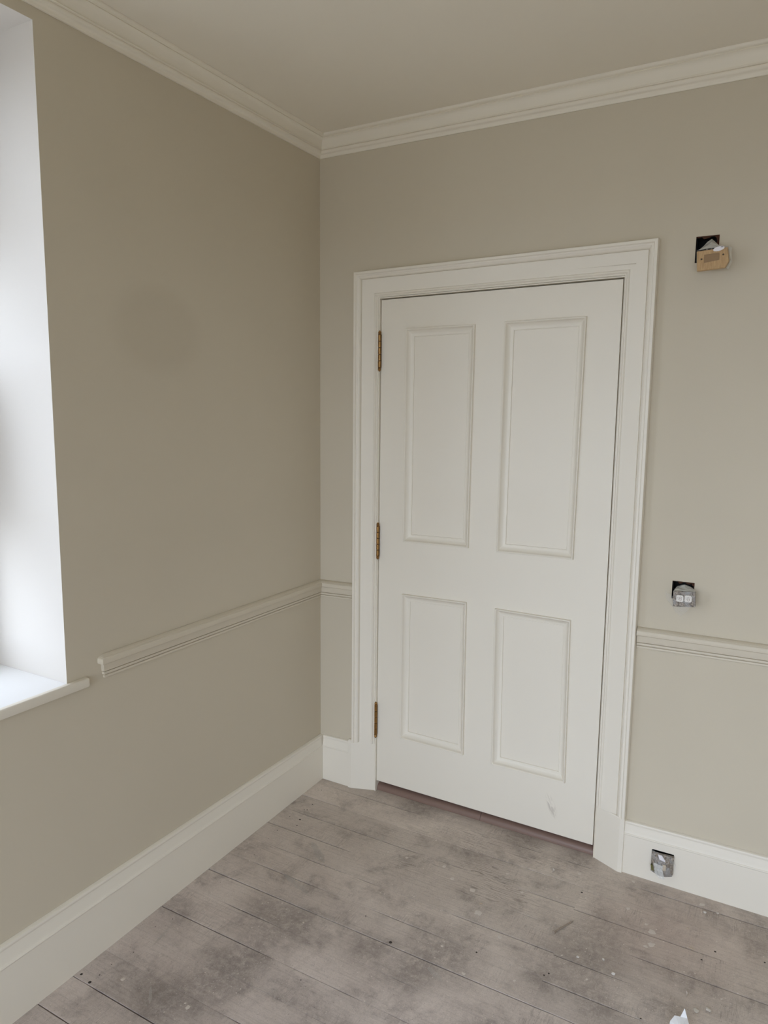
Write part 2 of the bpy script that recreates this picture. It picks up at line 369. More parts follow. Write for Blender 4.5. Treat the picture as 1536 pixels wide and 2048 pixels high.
def board(x0, x1, y0, y1, dz, seed):
    """a board from y0 (far) to y1 (near); edges wander a little so the joint opens and closes"""
    rs = random.Random(seed); n = max(4, int((x1 - x0) / 0.06)); xs = [x0 + (x1 - x0) * i / n for i in range(n + 1)]
    tilt = rs.uniform(-0.0003, 0.0003); V = []; F = []; bv = 0.0004
    for i, x in enumerate(xs):
        g0 = gap(x, seed, 0); g1 = gap(x, seed + 1, 0)
        w = 0.0003 * noise.noise(Vector((x * 3, seed, 7)))
        a, b = y0 - g0, y1 + g1
        za, zb = fz(x, a) + dz + w + tilt, fz(x, b) + dz + w - tilt
        V += [(x, a, za - 0.022), (x, a, za - bv), (x, a - bv * 0.8, za), (x, b + bv * 0.8, zb), (x, b, zb - bv), (x, b, zb - 0.022)]
    for i in range(n):
        for j in range(5): F.append((i * 6 + j, i * 6 + j + 1, i * 6 + 7 + j, i * 6 + 6 + j))
    F.append([0, 1, 2, 3, 4, 5]); F.append([n * 6 + j for j in range(6)][::-1])
    return obj('floorboard', V, F, M_FLOOR, fl)
LJ = [0.185, 0.062, -0.052, -0.1665, -0.281, -0.3965, -0.510, -0.621, -0.730, -0.8355, -0.950, -1.0615, -1.1745, -1.289]
RJ = [0.150, 0.035, -0.076, -0.183, -0.291, -0.4045, -0.5175, -0.630, -0.741]
while LJ[-1] > NY: LJ.append(LJ[-1] - 0.1135)
while RJ[-1] > NY: RJ.append(RJ[-1] - 0.1135)
BX = 1.206
for k in range(len(LJ) - 1):
    far, near = LJ[k], max(LJ[k + 1], NY)
    ex = BX if near > -0.74 else 1.9 + 0.5 * (k % 3)
    end = ex
    board(0.004, end - 0.0004, far, near, random.uniform(-0.0002, 0.0002), k + 1)
    if near <= -0.74: board(end + 0.001, RX, far, near, random.uniform(-0.0002, 0.0002), 300 + k)
for k in range(8):
    board(BX - 0.001 + 0.0, RX, RJ[k], RJ[k + 1] if k < 7 else LJ[8] , random.uniform(-0.0002, 0.0002), 100 + k)
mb = MB(); mb.box((0, 0.186, -0.03), (RX, 1.4, 0.003)); mb.build('hall_floor', M_THRESH, fl)

# paint spatter and nail holes belong to the floor
def blob(mb, x, y, r, h=0.0006, sx=1.0, rs=random, ang=0.0, n=13):
    z = fz(x, y) + 0.0004; V = [(x, y, z + h)]
    for i in range(n):
        a = 2 * math.pi * i / n; rr = r * (0.85 + 0.45 * noise.noise(Vector((1.4 * math.cos(a), 1.4 * math.sin(a), x * 31 + y * 17))) + rs.uniform(-0.1, 0.1)); px, py = rr * sx * math.cos(a), rr * math.sin(a)
        qx, qy = px * math.cos(ang) - py * math.sin(ang), px * math.sin(ang) + py * math.cos(ang)
        V.append((x + qx, y + qy, fz(x + qx, y + qy) + 0.0002))
    mb.add(V, [(0, i + 1, (i + 1) % n + 1) for i in range(n)])
rs = random.Random(3)
mb = MB()
for x, y, r, sx in ((0.8794, -0.368, 0.011, 1.1), (0.9388, -0.4619, 0.013, 1.1), (1.1741, -0.1006, 0.008, 1.0), (0.7415, -0.3013, 0.0075, 1.2), (0.6029, -0.3236, 0.006, 1), (0.999, -0.7194, 0.006, 1),
                    (0.8984, -0.6522, 0.006, 1), (0.9531, -0.227, 0.006, 1), (1.0386, -0.5299, 0.008, 1.2), (0.7949, -0.3488, 0.008, 1.2), (1.0303, -0.295, 0.006, 1.2), (1.3481, -0.0499, 0.006, 1.2),
                    (1.5677, -0.0592, 0.009, 1.3), (1.4478, -0.2702, 0.011, 1.3), (1.4551, -0.3265, 0.011, 1.2), (1.44, -0.345, 0.006, 1.4), (1.425, -0.245, 0.006, 1), (0.3864, -1.2051, 0.008, 1.1), (0.1541, -1.2255, 0.007, 1.2), (1.36, -0.20, 0.007, 1.2)):
    blob(mb, x, y, r, 0.0005, sx, rs, rs.uniform(0, 3))
for i in range(260):
    x, y = rs.uniform(0.05, 2.4), -rs.uniform(0.03, 1.9)
    blob(mb, x, y, 0.0012 + 0.0035 * rs.random() ** 3, 0.0004, rs.uniform(1, 1.6), rs, rs.uniform(0, 3), 6)
tag(mb.build('paint_spatter', M_PAINTW, fl), 'pale dried paint spots', kind='stuff')
M_SMEAR = film_mat('paint_smear', 0.38, (0.60, 0.56, 0.52)); mb = MB()
def smear(x0, y0, x1, y1, w):
    d = Vector((x1 - x0, y1 - y0)); nrm = Vector((-d.y, d.x)).normalized() * w / 2; k = 6; V = []
    for i in range(k + 1):
        t = i / k; ww = math.sin(math.pi * min(1, max(0.06, t))) * 0.6 + 0.4 * rs.random(); p = Vector((x0, y0)) + d * t
        for s in (-1, 1): q = p + nrm * s * ww; V.append((q.x, q.y, fz(q.x, q.y) + 0.0008))
    mb.add(V, [(2 * i, 2 * i + 1, 2 * i + 3, 2 * i + 2) for i in range(k)])
for a in ((0.2441, -1.2038, 0.2894, -1.2504, 0.012), (0.1118, -0.9925, 0.1311, -1.0967, 0.010), (0.46, -0.25, 0.48, -0.30, 0.012), (1.45, -0.60, 1.50, -0.66, 0.004), (0.9, -0.75, 0.955, -0.775, 0.022), (0.25, -0.42, 0.36, -0.50, 0.03), (0.27, -0.62, 0.40, -0.66, 0.03), (1.10, -0.68, 1.17, -0.72, 0.003)):
    smear(*a)
tag(mb.build('paint_smear', M_SMEAR, fl), 'thin pale paint smears', kind='stuff')
mb = MB()
def nail_hole(x, y, r=0.0028):
    z = fz(x, y); mb.add([(x + r * math.cos(a * math.pi / 4), y + r * math.sin(a * math.pi / 4), z + 0.0007) for a in range(8)], [list(range(8))])
for x, y, r in ((1.207, -0.1959, 0.0035), (1.0004, -0.6244, 0.003), (1.205, -0.6093, 0.003), (1.2149, -0.596, 0.003), (1.6278, -0.2627, 0.0035), (1.7604, -0.2363, 0.003), (1.5957, -0.3179, 0.003), (1.4778, -0.6252, 0.0025), (0.7545, -0.7178, 0.0055), (0.0347, -1.2733, 0.0042), (0.0809, -1.2809, 0.005), (0.10, -0.205, 0.003), (0.105, -0.25, 0.0028), (0.12, -0.32, 0.0045), (0.135, -0.36, 0.003)):
    nail_hole(x, y, r)
for k in range(2, 16):
    ym = (LJ[k] + LJ[k + 1]) / 2
    for dx in (-0.022, 0.022):
        if rs.random() < 0.4: nail_hole(0.09 + rs.uniform(-0.02, 0.02), ym + dx + rs.uniform(-0.01, 0.01), rs.uniform(0.0012, 0.0022))
        if rs.random() < 0.25: nail_hole(0.62 + rs.uniform(-0.02, 0.02), ym + dx + rs.uniform(-0.01, 0.01), rs.uniform(0.0014, 0.0024))
tag(mb.build('nail_hole', mat('nail_hole_brown', (0.055, 0.045, 0.037), 0.9), fl), 'small dark nail holes', kind='stuff')

# ---------------------------------------------------------------- windows
def window(name, y0, y1, z0, z1, label, turn=False):
    r = empty(name, (-0.36, (y0 + y1) / 2, z0)); tag(r, label, 'window', kind='structure')
    f = MB(); xa, xb, w = -0.42, -0.325, 0.05
    f.box((xa, y0, z0), (xb, y0 + w, z1)); f.box((xa, y1 - w, z0), (xb, y1, z1)); f.box((xa, y0 + w, z1 - w), (xb, y1 - w, z1)); f.box((xa, y0 + w, z0), (xb, y1 - w, z0 + w))
    f.build('window_frame', M_TIMBER, r)
    zm = (z0 + z1) / 2
    for (za, zb, xs) in ((z0 + w + 0.001, zm + 0.02, -0.365), (zm - 0.02, z1 - w - 0.001, -0.405)):
        s = MB(); t = 0.045; a, b = y0 + w + 0.001, y1 - w - 0.001
        s.box((xs, a, za), (xs + 0.038, a + t, zb)); s.box((xs, b - t, za), (xs + 0.038, b, zb)); s.box((xs, a + t, za), (xs + 0.038, b - t, za + t)); s.box((xs, a + t, zb - t), (xs + 0.038, b - t, zb))
        so = s.build('sash', M_TIMBER, r)
        ym = (a + b) / 2; hz = (za + zb) / 2
        g = MB(); g.box((xs + 0.008, ym - 0.01, za + t), (xs + 0.03, ym + 0.01, hz - 0.01)); g.box((xs + 0.008, ym - 0.01, hz + 0.01), (xs + 0.03, ym + 0.01, zb - t)); g.box((xs + 0.008, a + t, hz - 0.01), (xs + 0.03, b - t, hz + 0.01)); g.build('glazing_bar', M_TIMBER, so)
        for (pa, pb) in ((a + t, ym - 0.01), (ym + 0.01, b - t)):
            for (qa, qb) in ((za + t, hz - 0.01), (hz + 0.01, zb - t)):
                obj('pane', [(xs + 0.019, pa, qa), (xs + 0.019, pb, qa), (xs + 0.019, pb, qb), (xs + 0.019, pa, qb)], [(0, 1, 2, 3)], M_GLASS, so)
    # window board with rounded nosing and horns past the reveal
    top, th, pr, horn = z0 + 0.0005, 0.0265, 0.016, 0.066
    b = MB(); b.box((-0.325, y0 + 0.0005, top - 0.03), (0.0, y1 - 0.0005, top)) ; b.build('window_board', M_SILL, r)
    prof = [(0.0005, top - th), (pr - 0.003, top - th), (pr - 0.0008, top - th + 0.001), (pr, top - th + 0.003), (pr, top - 0.0035), (pr - 0.0008, top - 0.0012), (pr - 0.0025, top + 0.0001), (pr - 0.005, top + 0.0004), (0.0005, top + 0.0004)]
    V = []; n = len(prof); ys = [(y0 - horn, 0.006), (y0 - horn + 0.003, 0.0015), (y0 - horn + 0.008, 0), (y1 + horn - 0.008, 0), (y1 + horn - 0.003, 0.0015), (y1 + horn, 0.006)]
    zc = top - th / 2
    for y, inset in ys:
        for x, z in prof: V.append((max(0.0005, x - inset), y, z - math.copysign(min(inset, abs(z - zc)), z - zc)))
    F = [(i * n + j, i * n + (j + 1) % n, (i + 1) * n + (j + 1) % n, (i + 1) * n + j) for i in range(len(ys) - 1) for j in range(n)] + [list(range(n)), list(range((len(ys) - 1) * n, len(ys) * n))[::-1]]
    obj('window_board_nosing', V, F, M_TRIM, r, smooth=True)
    if turn:   # built for the left wall, turned into the wall behind the camera
        bpy.context.view_layer.update()
        r.matrix_world = Matrix.Translation((0, NY, 0)) @ Matrix.Rotation(math.pi / 2, 4, 'Z') @ r.matrix_world
    return r
window('window_1', *WIN[0], 'tall white sash window in the left wall with a white window board')
window('added_window_2', -WINF_ADDED[0][1], -WINF_ADDED[0][0], *WINF_ADDED[0][2:], 'tall white sash window added unseen behind the camera for fill light, on the left', True)
window('added_window_3', -WINF_ADDED[1][1], -WINF_ADDED[1][0], *WINF_ADDED[1][2:], 'tall white sash window added unseen behind the camera for fill light, on the right', True)
g = obj('ground', [(-60, -60, -0.9), (60, -60, -0.9), (60, 60, -0.9), (-60, 60, -0.9)], [(0, 1, 2, 3)], M_GRASS); tag(g, 'grey paving outside the windows', 'ground', kind='structure')

# ---------------------------------------------------------------- skirting
SKP = [(0.0005, 0.0), (0.0185, 0.0), (0.0185, 0.1485), (0.0208, 0.1500), (0.0222, 0.1525), (0.0215, 0.1550), (0.0185, 0.1565), (0.0172, 0.1590), (0.0160, 0.167), (0.0135, 0.178), (0.0115, 0.187), (0.0115, 0.1885), (0.0135, 0.1915), (0.0138, 0.1950), (0.0125, 0.1985), (0.0085, 0.2005), (0.0005, 0.2010)]
def skp(scale): return [(d * scale if d > 0.001 else d, z) for d, z in SKP]
mb = MB()
sweep(mb, [(0, NY), (0, -1.5), (0, -0.0)], SKP, [(fz(0, NY) - 0.004, 1.09), (fz(0, -1.5) - 0.002, 1.165), (-0.0015, 1.0)])
bl = mb.build('baseboard_left', M_TRIM, smooth=True); tag(bl, 'tall white moulded skirting board under the window wall', 'skirting board', kind='structure')
bb = empty('baseboard_back', (0.8, -0.01, 0)); tag(bb, 'tall white moulded skirting board along the door wall', 'skirting board', kind='structure')
mb = MB(); sweep(mb, [(0.0195, 0), (0.153, 0)], skp(0.72), [(0.0, 1.005), (0.0, 1.02)]); mb.build('skirting', M_TRIM, bb, smooth=True)
def zt(x): return 0.964 + (x - 1.30) / 0.446 * 0.04   # the right run rises a touch
mb = MB(); sx = 0.86
sweep(mb, [(1.3015, 0), (SKIRT_HOLE[0], 0)], skp(sx), [(0, zt(1.3015)), (0, zt(SKIRT_HOLE[0]))])
sweep(mb, [(SKIRT_HOLE[1], 0), (1.8, 0), (RX, 0)], skp(sx), [(0, zt(SKIRT_HOLE[1])), (0, 1.0), (0, 1.0)])
zs = zt(1.43); hb, ht = SKIRT_HOLE[2] / zs, SKIRT_HOLE[3] / zs
sweep(mb, [(SKIRT_HOLE[0], 0), (SKIRT_HOLE[1], 0)], [(0.0005, 0), (0.0185 * sx, 0), (0.0185 * sx, hb), (0.0005, hb)], [(0, zt(SKIRT_HOLE[0])), (0, zt(SKIRT_HOLE[1]))])
sweep(mb, [(SKIRT_HOLE[0], 0), (SKIRT_HOLE[1], 0)], [(0.0005, ht), (0.0185 * sx, ht)] + skp(sx)[2:], [(0, zt(SKIRT_HOLE[0])), (0, zt(SKIRT_HOLE[1]))])
mb.build('skirting', M_TRIM, bb, smooth=True)
mb = MB(); sweep(mb, [(RX, -0.02), (RX, NY)], SKP, [(0, 1), (fz(0, NY), 1.08)]); tag(mb.build('baseboard_right', M_TRIM, smooth=True), 'white skirting board opposite the windows', 'skirting board', kind='structure')

# ---------------------------------------------------------------- cornice
COP = [(0.0005, 0.0), (0.0062, 0.0), (0.0072, 0.0012), (0.0076, 0.0070), (0.0084, 0.0095), (0.0110, 0.0118), (0.0150, 0.0130), (0.0185, 0.0148), (0.0205, 0.0178), (0.0208, 0.0222), (0.0190, 0.0230), (0.0190, 0.0241), (0.0255, 0.0246), (0.0270, 0.0262), (0.0268, 0.0280), (0.0235, 0.0288), (0.0240, 0.0310), (0.0270, 0.0380), (0.0300, 0.0470), (0.0345, 0.0535), (0.0400, 0.0580), (0.0455, 0.0600), (0.0445, 0.0628), (0.0500, 0.0634), (0.0540, 0.0655), (0.0560, 0.0690), (0.0560, 0.0725), (0.0005, 0.0725)]
def cst(z): return (z, (CH - 0.0004 - z) / 0.0725)
mb = MB(); sweep(mb, [(0, NY), (0, -1.2), (0, 0), (1.57, 0), (RX, 0), (RX, NY)], COP, [cst(2.592), cst(2.589), cst(2.5868), cst(2.5808), cst(2.5808), cst(2.585)])
tag(mb.build('trim_2', M_CORN, smooth=True), 'cream moulded plaster cornice where walls meet ceiling', 'cornice', kind='structure')

# ---------------------------------------------------------------- chair rail
DAP = [(0.0005, 0.0), (0.0055, 0.0), (0.0072, 0.0012), (0.0076, 0.0050), (0.0066, 0.0078), (0.0030, 0.0090), (0.0030, 0.0100), (0.0088, 0.0108), (0.0106, 0.0130), (0.0108, 0.0165), (0.0095, 0.0190), (0.0050, 0.0200), (0.0050, 0.0212), (0.0115, 0.0220), (0.0125, 0.0240), (0.0135, 0.0445), (0.0115, 0.0450), (0.0115, 0.0460), (0.0215, 0.0466), (0.0240, 0.0485), (0.0248, 0.0520), (0.0248, 0.0590), (0.0238, 0.0630), (0.0215, 0.0652), (0.0185, 0.0660), (0.0180, 0.0672), (0.0120, 0.0705), (0.0060, 0.0724), (0.0005, 0.0728)]
mb = MB(); sweep(mb, [(-0.0005, -1.117), (0.0, -1.117), (0, 0), (0.178, 0)], DAP, [(0.8215, 1), (0.8215, 1), (0.8205, 1.01), (0.826, 0.985)])
tag(mb.build('trim_3', M_DADO, smooth=True), 'greige chair rail from the window to the door, its cut end returned to the wall', 'chair rail', kind='structure')
mb = MB(); sweep(mb, [(1.3035, 0), (1.70, 0), (RX, 0)], DAP, [(0.8209, 1.01), (0.8275, 0.97), (0.8275, 0.97)])
tag(mb.build('trim_4', M_DADO, smooth=True), 'greige chair rail to the right of the door', 'chair rail', kind='structure')

# ---------------------------------------------------------------- door case
tr = empty('trim_1', (0.73, 0.0, 0)); tag(tr, 'white moulded architrave round the door, on plinth blocks', 'architrave', kind='structure')
ARC = [(0.0, 0.0), (0.0, -0.026), (0.012, -0.0285), (0.095, -0.0285), (0.112, -0.0262), (0.120, -0.0212), (0.150, -0.0200), (0.190, -0.0212), (0.225, -0.0190), (0.250, -0.0165), (0.268, -0.0110), (0.276, -0.0045), (0.290, -0.0045), (0.300, -0.0085), (0.325, -0.0078), (0.835, 0.0040), (0.850, 0.0020), (0.875, 0.0002), (0.905, 0.0005), (0.925, 0.0030), (0.935, 0.0085), (0.950, 0.0100), (0.985, 0.0090), (1.0, 0.0110), (1.0, 0.030), (0.30, 0.040), (0.0, 0.0)]
ARC = ARC[:-2] + [(0.80, 0.034), (0.80, 0.0105), (0.45, 0.0015)]
out = [(0.1762, 0.2125), (0.1764, 2.1395), (1.2985, 2.1527), (1.3020, 0.2040)]; inn = [(0.2680, 0.2125), (0.2682, 2.0440), (1.1945, 2.0540), (1.1945, 0.2040)]
def loft_frame(name, prof, outer, inner, mt, parent, closed=False, smooth=True):
    V = []; F = []; k = len(prof); n = len(outer)
    for o, i in zip(outer, inner):
        for t, y in prof: V.append((o[0] + (i[0] - o[0]) * t, y, o[1] + (i[1] - o[1]) * t))
    for a in range(n if closed else n - 1):
        b = (a + 1) % n
        for j in range(k if not closed else k - 1):
            j2 = (j + 1) % k; F.append((a * k + j, a * k + j2, b * k + j2, b * k + j))
    if not closed: F.append(list(range(k))); F.append(list(range((n - 1) * k, n * k))[::-1])
    return obj(name, V, F, mt, parent, smooth)
ar = loft_frame('architrave', ARC, out, inn, M_TRIM, tr)
# keep the back of the architrave just off the plaster
for (xs, sgn, x_out, x_in) in ((0, 1, 0.1535, 0.2685), (1, -1, 1.3015, 1.1935)):
    b = MB(); yo = -0.0175 if xs == 0 else -0.0225
    poly = [(x_out, 0.0), (x_out, yo), (x_out + sgn * 0.016, yo), (x_in - sgn * 0.004, 0.0165), (x_in, 0.0185), (x_in, 0.06), (x_out + sgn * 0.053, 0.06), (x_out + sgn * 0.053, 0.0)]
    lo = [(p[0], p[1], fz(0, p[1])) for p in poly]; hi = [(p[0], p[1], (0.2165 if xs == 0 else 0.2035) - (0.0 if p[1] > 0 else 0.0)) for p in poly]
    mid = [(p[0], p[1], q[2] - 0.004) for p, q in zip(poly, hi)]; n = len(poly)
    # softened top edge
    c = Vector((sum(p[0] for p in poly) / n, 0.03, 0))
    hi = [(p[0] - sgn * 0.001 * (1 if p[0] == x_in else -1), p[1] + 0.003, p[2]) for p in hi]
    b.add(lo + mid + hi, [list(range(n)), list(range(2 * n, 3 * n))[::-1]] + [(i, (i + 1) % n, n + (i + 1) % n, n + i) for i in range(n)] + [(n + i, n + (i + 1) % n, 2 * n + (i + 1) % n, 2 * n + i) for i in range(n)])
    b.build('plinth_block', M_TRIM, tr)
j = MB()
j.box((0.2455, 0.041, 0.0), (0.2722, 0.20, 2.074)); j.box((1.1928, 0.041, 0.0), (1.2145, 0.20, 2.074)); j.prism([(0.2722, 2.0395), (1.1928, 2.0495), (1.1928, 2.074), (0.2722, 2.074)], 'y', 0.041, 0.20)
j.box((0.2690, 0.0125, 0.0), (0.2722, 0.0405, 2.0395)); j.prism([(0.2690, 2.0395), (1.1938, 2.0495), (1.1938, 2.053), (0.2690, 2.043)], 'y', 0.0125, 0.0405)
j.box((1.1928, 0.0125, 0.0), (1.1938, 0.0405, 2.0495))
j.box((0.2722, 0.067, 0.030), (0.284, 0.20, 2.0395)); j.box((1.181, 0.067, 0.030), (1.1928, 0.20, 2.0494)); j.prism([(0.284, 2.026), (1.181, 2.036), (1.181, 2.0494), (0.284, 2.0395)], 'y', 0.067, 0.20)
j.build('door_lining', M_TRIM, tr)
def threshold(x0, x1):
    prof = [(0.0265, 0.0012), (0.0275, 0.010), (0.0315, 0.0180), (0.0390, 0.0250), (0.050, 0.0280), (0.150, 0.0280), (0.185, 0.020), (0.185, 0.0012)]
    n = len(prof); obj('threshold_board', [(x, y, z) for x in (x0, x1) for y, z in prof], [list(range(n)), list(range(n, 2 * n))[::-1]] + [(i, (i + 1) % n, n + (i + 1) % n, n + i) for i in range(n)], M_THRESH, tr, smooth=True)
threshold(0.2727, 0.7445); threshold(0.7455, 1.1923)

# ---------------------------------------------------------------- door leaf with four panels
PAN = [[(0.3862, 1.0913), (0.3860, 1.9215), (0.6719, 1.9247), (0.6683, 1.0944)], [(0.7809, 1.0928), (0.7846, 1.9280), (1.0756, 1.9317), (1.0684, 1.0947)],
       [(0.3855, 0.2639), (0.3852, 0.8785), (0.6672, 0.8835), (0.6710, 0.2624)], [(0.7888, 0.2556), (0.7823, 0.8767), (1.0698, 0.8749), (1.0773, 0.2572)]]
def ins(q, d):
    cx = sum(p[0] for p in q) / 4; cz = sum(p[1] for p in q) / 4
    return [(p[0] + math.copysign(d, cx - p[0]), p[1] + math.copysign(d, cz - p[1])) for p in q]
YF, YB = 0.022, 0.064
Lc = [(0.2735, 0.0460), (0.2755, 2.0350), (1.1872, 2.0448), (1.1872, 0.0438)]
def leaf_face(bm, y):
    """stiles and rails round four openings, as one triangulated face set"""
    es = []
    for loop in [Lc] + [ins(p, -0.0013) for p in PAN]:
        vs_ = [bm.verts.new((p[0], y, p[1])) for p in loop]; es += [bm.edges.new((vs_[i], vs_[(i + 1) % 4])) for i in range(4)]
    bmesh.ops.triangle_fill(bm, use_beauty=True, use_dissolve=False, edges=es, normal=(0, -1, 0))
bm = bmesh.new(); leaf_face(bm, YF)
ret = bmesh.ops.extrude_face_region(bm, geom=bm.faces[:])
bmesh.ops.translate(bm, verts=[g for g in ret['geom'] if isinstance(g, bmesh.types.BMVert)], vec=(0, YB - YF, 0))
bmesh.ops.recalc_face_normals(bm, faces=bm.faces[:])
me = bpy.data.meshes.new('door_1'); bm.to_mesh(me); bm.free(); me.materials.append(M_DOOR)
door = bpy.data.objects.new('door_1', me); COL.objects.link(door)
tag(door, 'closed white four-panel door with brass hinges and a scuff near its foot', 'door', kind='structure')
BOL = [(0.0, 0.012), (0.0, 0.0005), (0.015, -0.0055), (0.03, -0.0072), (0.06, -0.0082), (0.12, -0.0086), (0.18, -0.0078), (0.23, -0.0055), (0.26, -0.0030), (0.30, -0.0010), (0.40, 0.0016), (0.55, 0.0042), (0.72, 0.0060), (0.90, 0.0070), (0.925, 0.0060), (0.975, 0.0060), (1.0, 0.0075), (1.0, 0.0105)]
for p in PAN:
    loft_frame('panel_moulding', [(t, YF + y * 1.4) for t, y in BOL], p, ins(p, 0.031), M_TRIM, door, closed=True)
    q = ins(p, 0.0045); obj('panel', [(a, y, b) for y in (YF + 0.0122, YF + 0.032) for a, b in q], [(0, 1, 2, 3), (7, 6, 5, 4), (0, 4, 5, 1), (1, 5, 6, 2), (2, 6, 7, 3), (3, 7, 4, 0)], M_TRIM, door)
M_SLOT = mat('hinge_slot', (0.06, 0.03, 0.01), 0.6, metal=0.6)
def hinge(x, z0, z1):
    y = 0.0115; r = 0.0062; h = MB(); f0, f1 = z0 + 0.016, z1 - 0.016
    h.box((x - 0.0058, y + 0.001, f0), (x - 0.0035, y + 0.026, f1)); h.box((x + 0.0022, y + 0.001, f0), (x + 0.0036, y + 0.0095, f1))
    o = h.build('hinge', M_SLOT, door); n = 5; L = (f1 - f0) / n
    for i in range(n):
        a = f0 + i * L + 0.0008; b = f0 + (i + 1) * L - 0.0008; m = MB()
        m.lathe([(a, r * 0.86), (a + 0.0008, r), (b - 0.0008, r), (b, r * 0.86)], (x, y, 0), seg=16); m.build('knuckle', M_BRASS, o, smooth=True)
    m = MB(); m.lathe([(f0, r * 0.55), (f1, r * 0.55)], (x, y, 0), seg=10); m.build('hinge_pin', M_SLOT, o, smooth=True)
    for s, e in ((1, f1), (-1, f0)):
        m = MB(); prof = [(0.0, 0.0060), (0.0018, 0.0068), (0.0034, 0.0060), (0.0042, 0.0046), (0.0056, 0.0050), (0.0080, 0.0062), (0.0104, 0.0058), (0.0124, 0.0042), (0.0136, 0.0026), (0.0150, 0.0024), (0.0162, 0.0010)]
        m.lathe([(e + s * t, q) for t, q in prof][::s], (x, y, 0), seg=16); m.build('finial', M_BRASS, o, smooth=True)
for x, z0, z1 in ((0.2738, 1.7608, 1.9186), (0.2742, 1.0080, 1.1612), (0.2722, 0.2400, 0.4000)): hinge(x, z0, z1)

# ---------------------------------------------------------------- loose electrical fittings
def grid_film(name, rows, mt, parent, jitter=0.0, seed=1, sub=3, thick=0.0006):
    """crumpled plastic film through rows of control points"""
    rs = random.Random(seed); R = len(rows); Cn = len(rows[0])
    def P(u, v):
        i = min(int(u), R - 2); k = min(int(v), Cn - 2); a, b = u - i, v - k
        A, B, D, E = (Vector(rows[i][k]), Vector(rows[i][k + 1]), Vector(rows[i + 1][k]), Vector(rows[i + 1][k + 1]))
        return (A * (1 - b) + B * b) * (1 - a) + (D * (1 - b) + E * b) * a
    V = []; nu, nv = (R - 1) * sub + 1, (Cn - 1) * sub + 1
    for i in range(nu):
        for k in range(nv): V.append(P(i / sub, k / sub) + Vector([rs.uniform(-jitter, jitter) for _ in range(3)]))
    F = []
    for i in range(nu - 1):
        for k in range(nv - 1):
            a, b, c, d = i * nv + k, i * nv + k + 1, (i + 1) * nv + k + 1, (i + 1) * nv + k
            F += [(a, b, c), (a, c, d)] if (i + k) % 2 else [(a, b, d), (b, c, d)]
    return obj(name, V, F, mt, parent)
def back_box(hole, parent, y0=0.002, y1=0.044):
    x0, x1, z0, z1 = hole; i = 0.0022; x0 += i; x1 -= i; z0 += i; z1 -= i; t = 0.0012; b = MB()
    b.box((x0, y1 - t, z0), (x1, y1, z1)); b.box((x0, y0, z0), (x0 + t, y1 - t, z1)); b.box((x1 - t, y0, z0), (x1, y1 - t, z1)); b.box((x0 + t, y0, z0), (x1 - t, y1 - t, z0 + t)); b.box((x0 + t, y0, z1 - t), (x1 - t, y1 - t, z1))
    return b.build('back_box', M_STEEL, parent)
def ragged(hole, parent, mt, seed, w=0.004, sides='tlr'):
    """broken plaster edge round a hole"""
    rs = random.Random(seed); x0, x1, z0, z1 = hole; m = MB()
    def strip(p, q, nx, nz):
        n = 9; V = []
        for i in range(n + 1):
            t = i / n; x, z = p[0] + (q[0] - p[0]) * t, p[1] + (q[1] - p[1]) * t; d = w * rs.uniform(0.1, 1.5)
            V += [(x - nx * 0.0006, -0.0006, z - nz * 0.0006), (x + nx * d, 0.0015 + rs.uniform(0, .003), z + nz * d), (x + nx * 0.0002, 0.012, z + nz * 0.0002)]
        m.add(V, [f for i in range(n) for f in ((3 * i, 3 * i + 1, 3 * i + 4, 3 * i + 3), (3 * i + 1, 3 * i + 2, 3 * i + 5, 3 * i + 4))])
    if 't' in sides: strip((x0, z1), (x1, z1), 0, -1)
    if 'l' in sides: strip((x0, z0), (x0, z1), 1, 0)
    if 'r' in sides: strip((x1, z0), (x1, z1), -1, 0)
    return m.build('plaster_edge', mt, parent)

# 1. the upper one, by the top of the door
sw = empty('light_switch', (1.46, -0.03, 2.04)); tag(sw, 'tan switch plate in clear plastic hanging out of the wall beside the door top', 'light switch')
back_box(SWITCH_HOLE, sw); ragged(SWITCH_HOLE, sw, M_BRICK, 4, 0.006, 'tr')
face = [(1.4155, 2.0955), (1.5005, 2.1005), (1.5065, 2.0600), (1.4970, 2.0420), (1.4190, 2.0375)]
b = MB(); b.prism(face, 'y', -0.056, -0.040); fp = b.build('faceplate', M_TAN, sw)
bv = fp.modifiers.new('bevel', 'BEVEL'); bv.width = 0.002; bv.segments = 2
b = MB(); b.prism([(1.4370, 2.0835), (1.4790, 2.0865), (1.4800, 2.0660), (1.4380, 2.0600)], 'y', -0.0572, -0.0555); b.build('rocker', M_TAND, fp)
for x, z in ((1.4305, 2.0715), (1.4895, 2.0800)):
    b = MB(); b.lathe([(0, 0.0026), (0.0008, 0.0026), (0.0014, 0.0018)], (x, -0.0559, z), (0, -1, 0), 10); b.build('screw', M_SLOT, fp)
b = MB(); b.tube([(1.435, 0.035, 2.12), (1.437, 0.0, 2.112), (1.440, -0.022, 2.095), (1.445, -0.040, 2.075)], 0.0028); b.tube([(1.45, 0.035, 2.125), (1.451, 0.0, 2.116), (1.452, -0.022, 2.098), (1.452, -0.040, 2.075)], 0.0024); b.build('cable', mat('grey_cable', (0.30, 0.29, 0.28), 0.5), sw)
grid_film('plastic_sleeve', [[(1.418, -0.010, 2.110), (1.450, -0.008, 2.139), (1.478, -0.008, 2.108)], [(1.4165, -0.040, 2.101), (1.454, -0.036, 2.120), (1.495, -0.034, 2.104)], [(1.415, -0.0585, 2.098), (1.455, -0.0590, 2.101), (1.502, -0.0580, 2.101)]], M_FILM2, sw, 0.0012, 5)
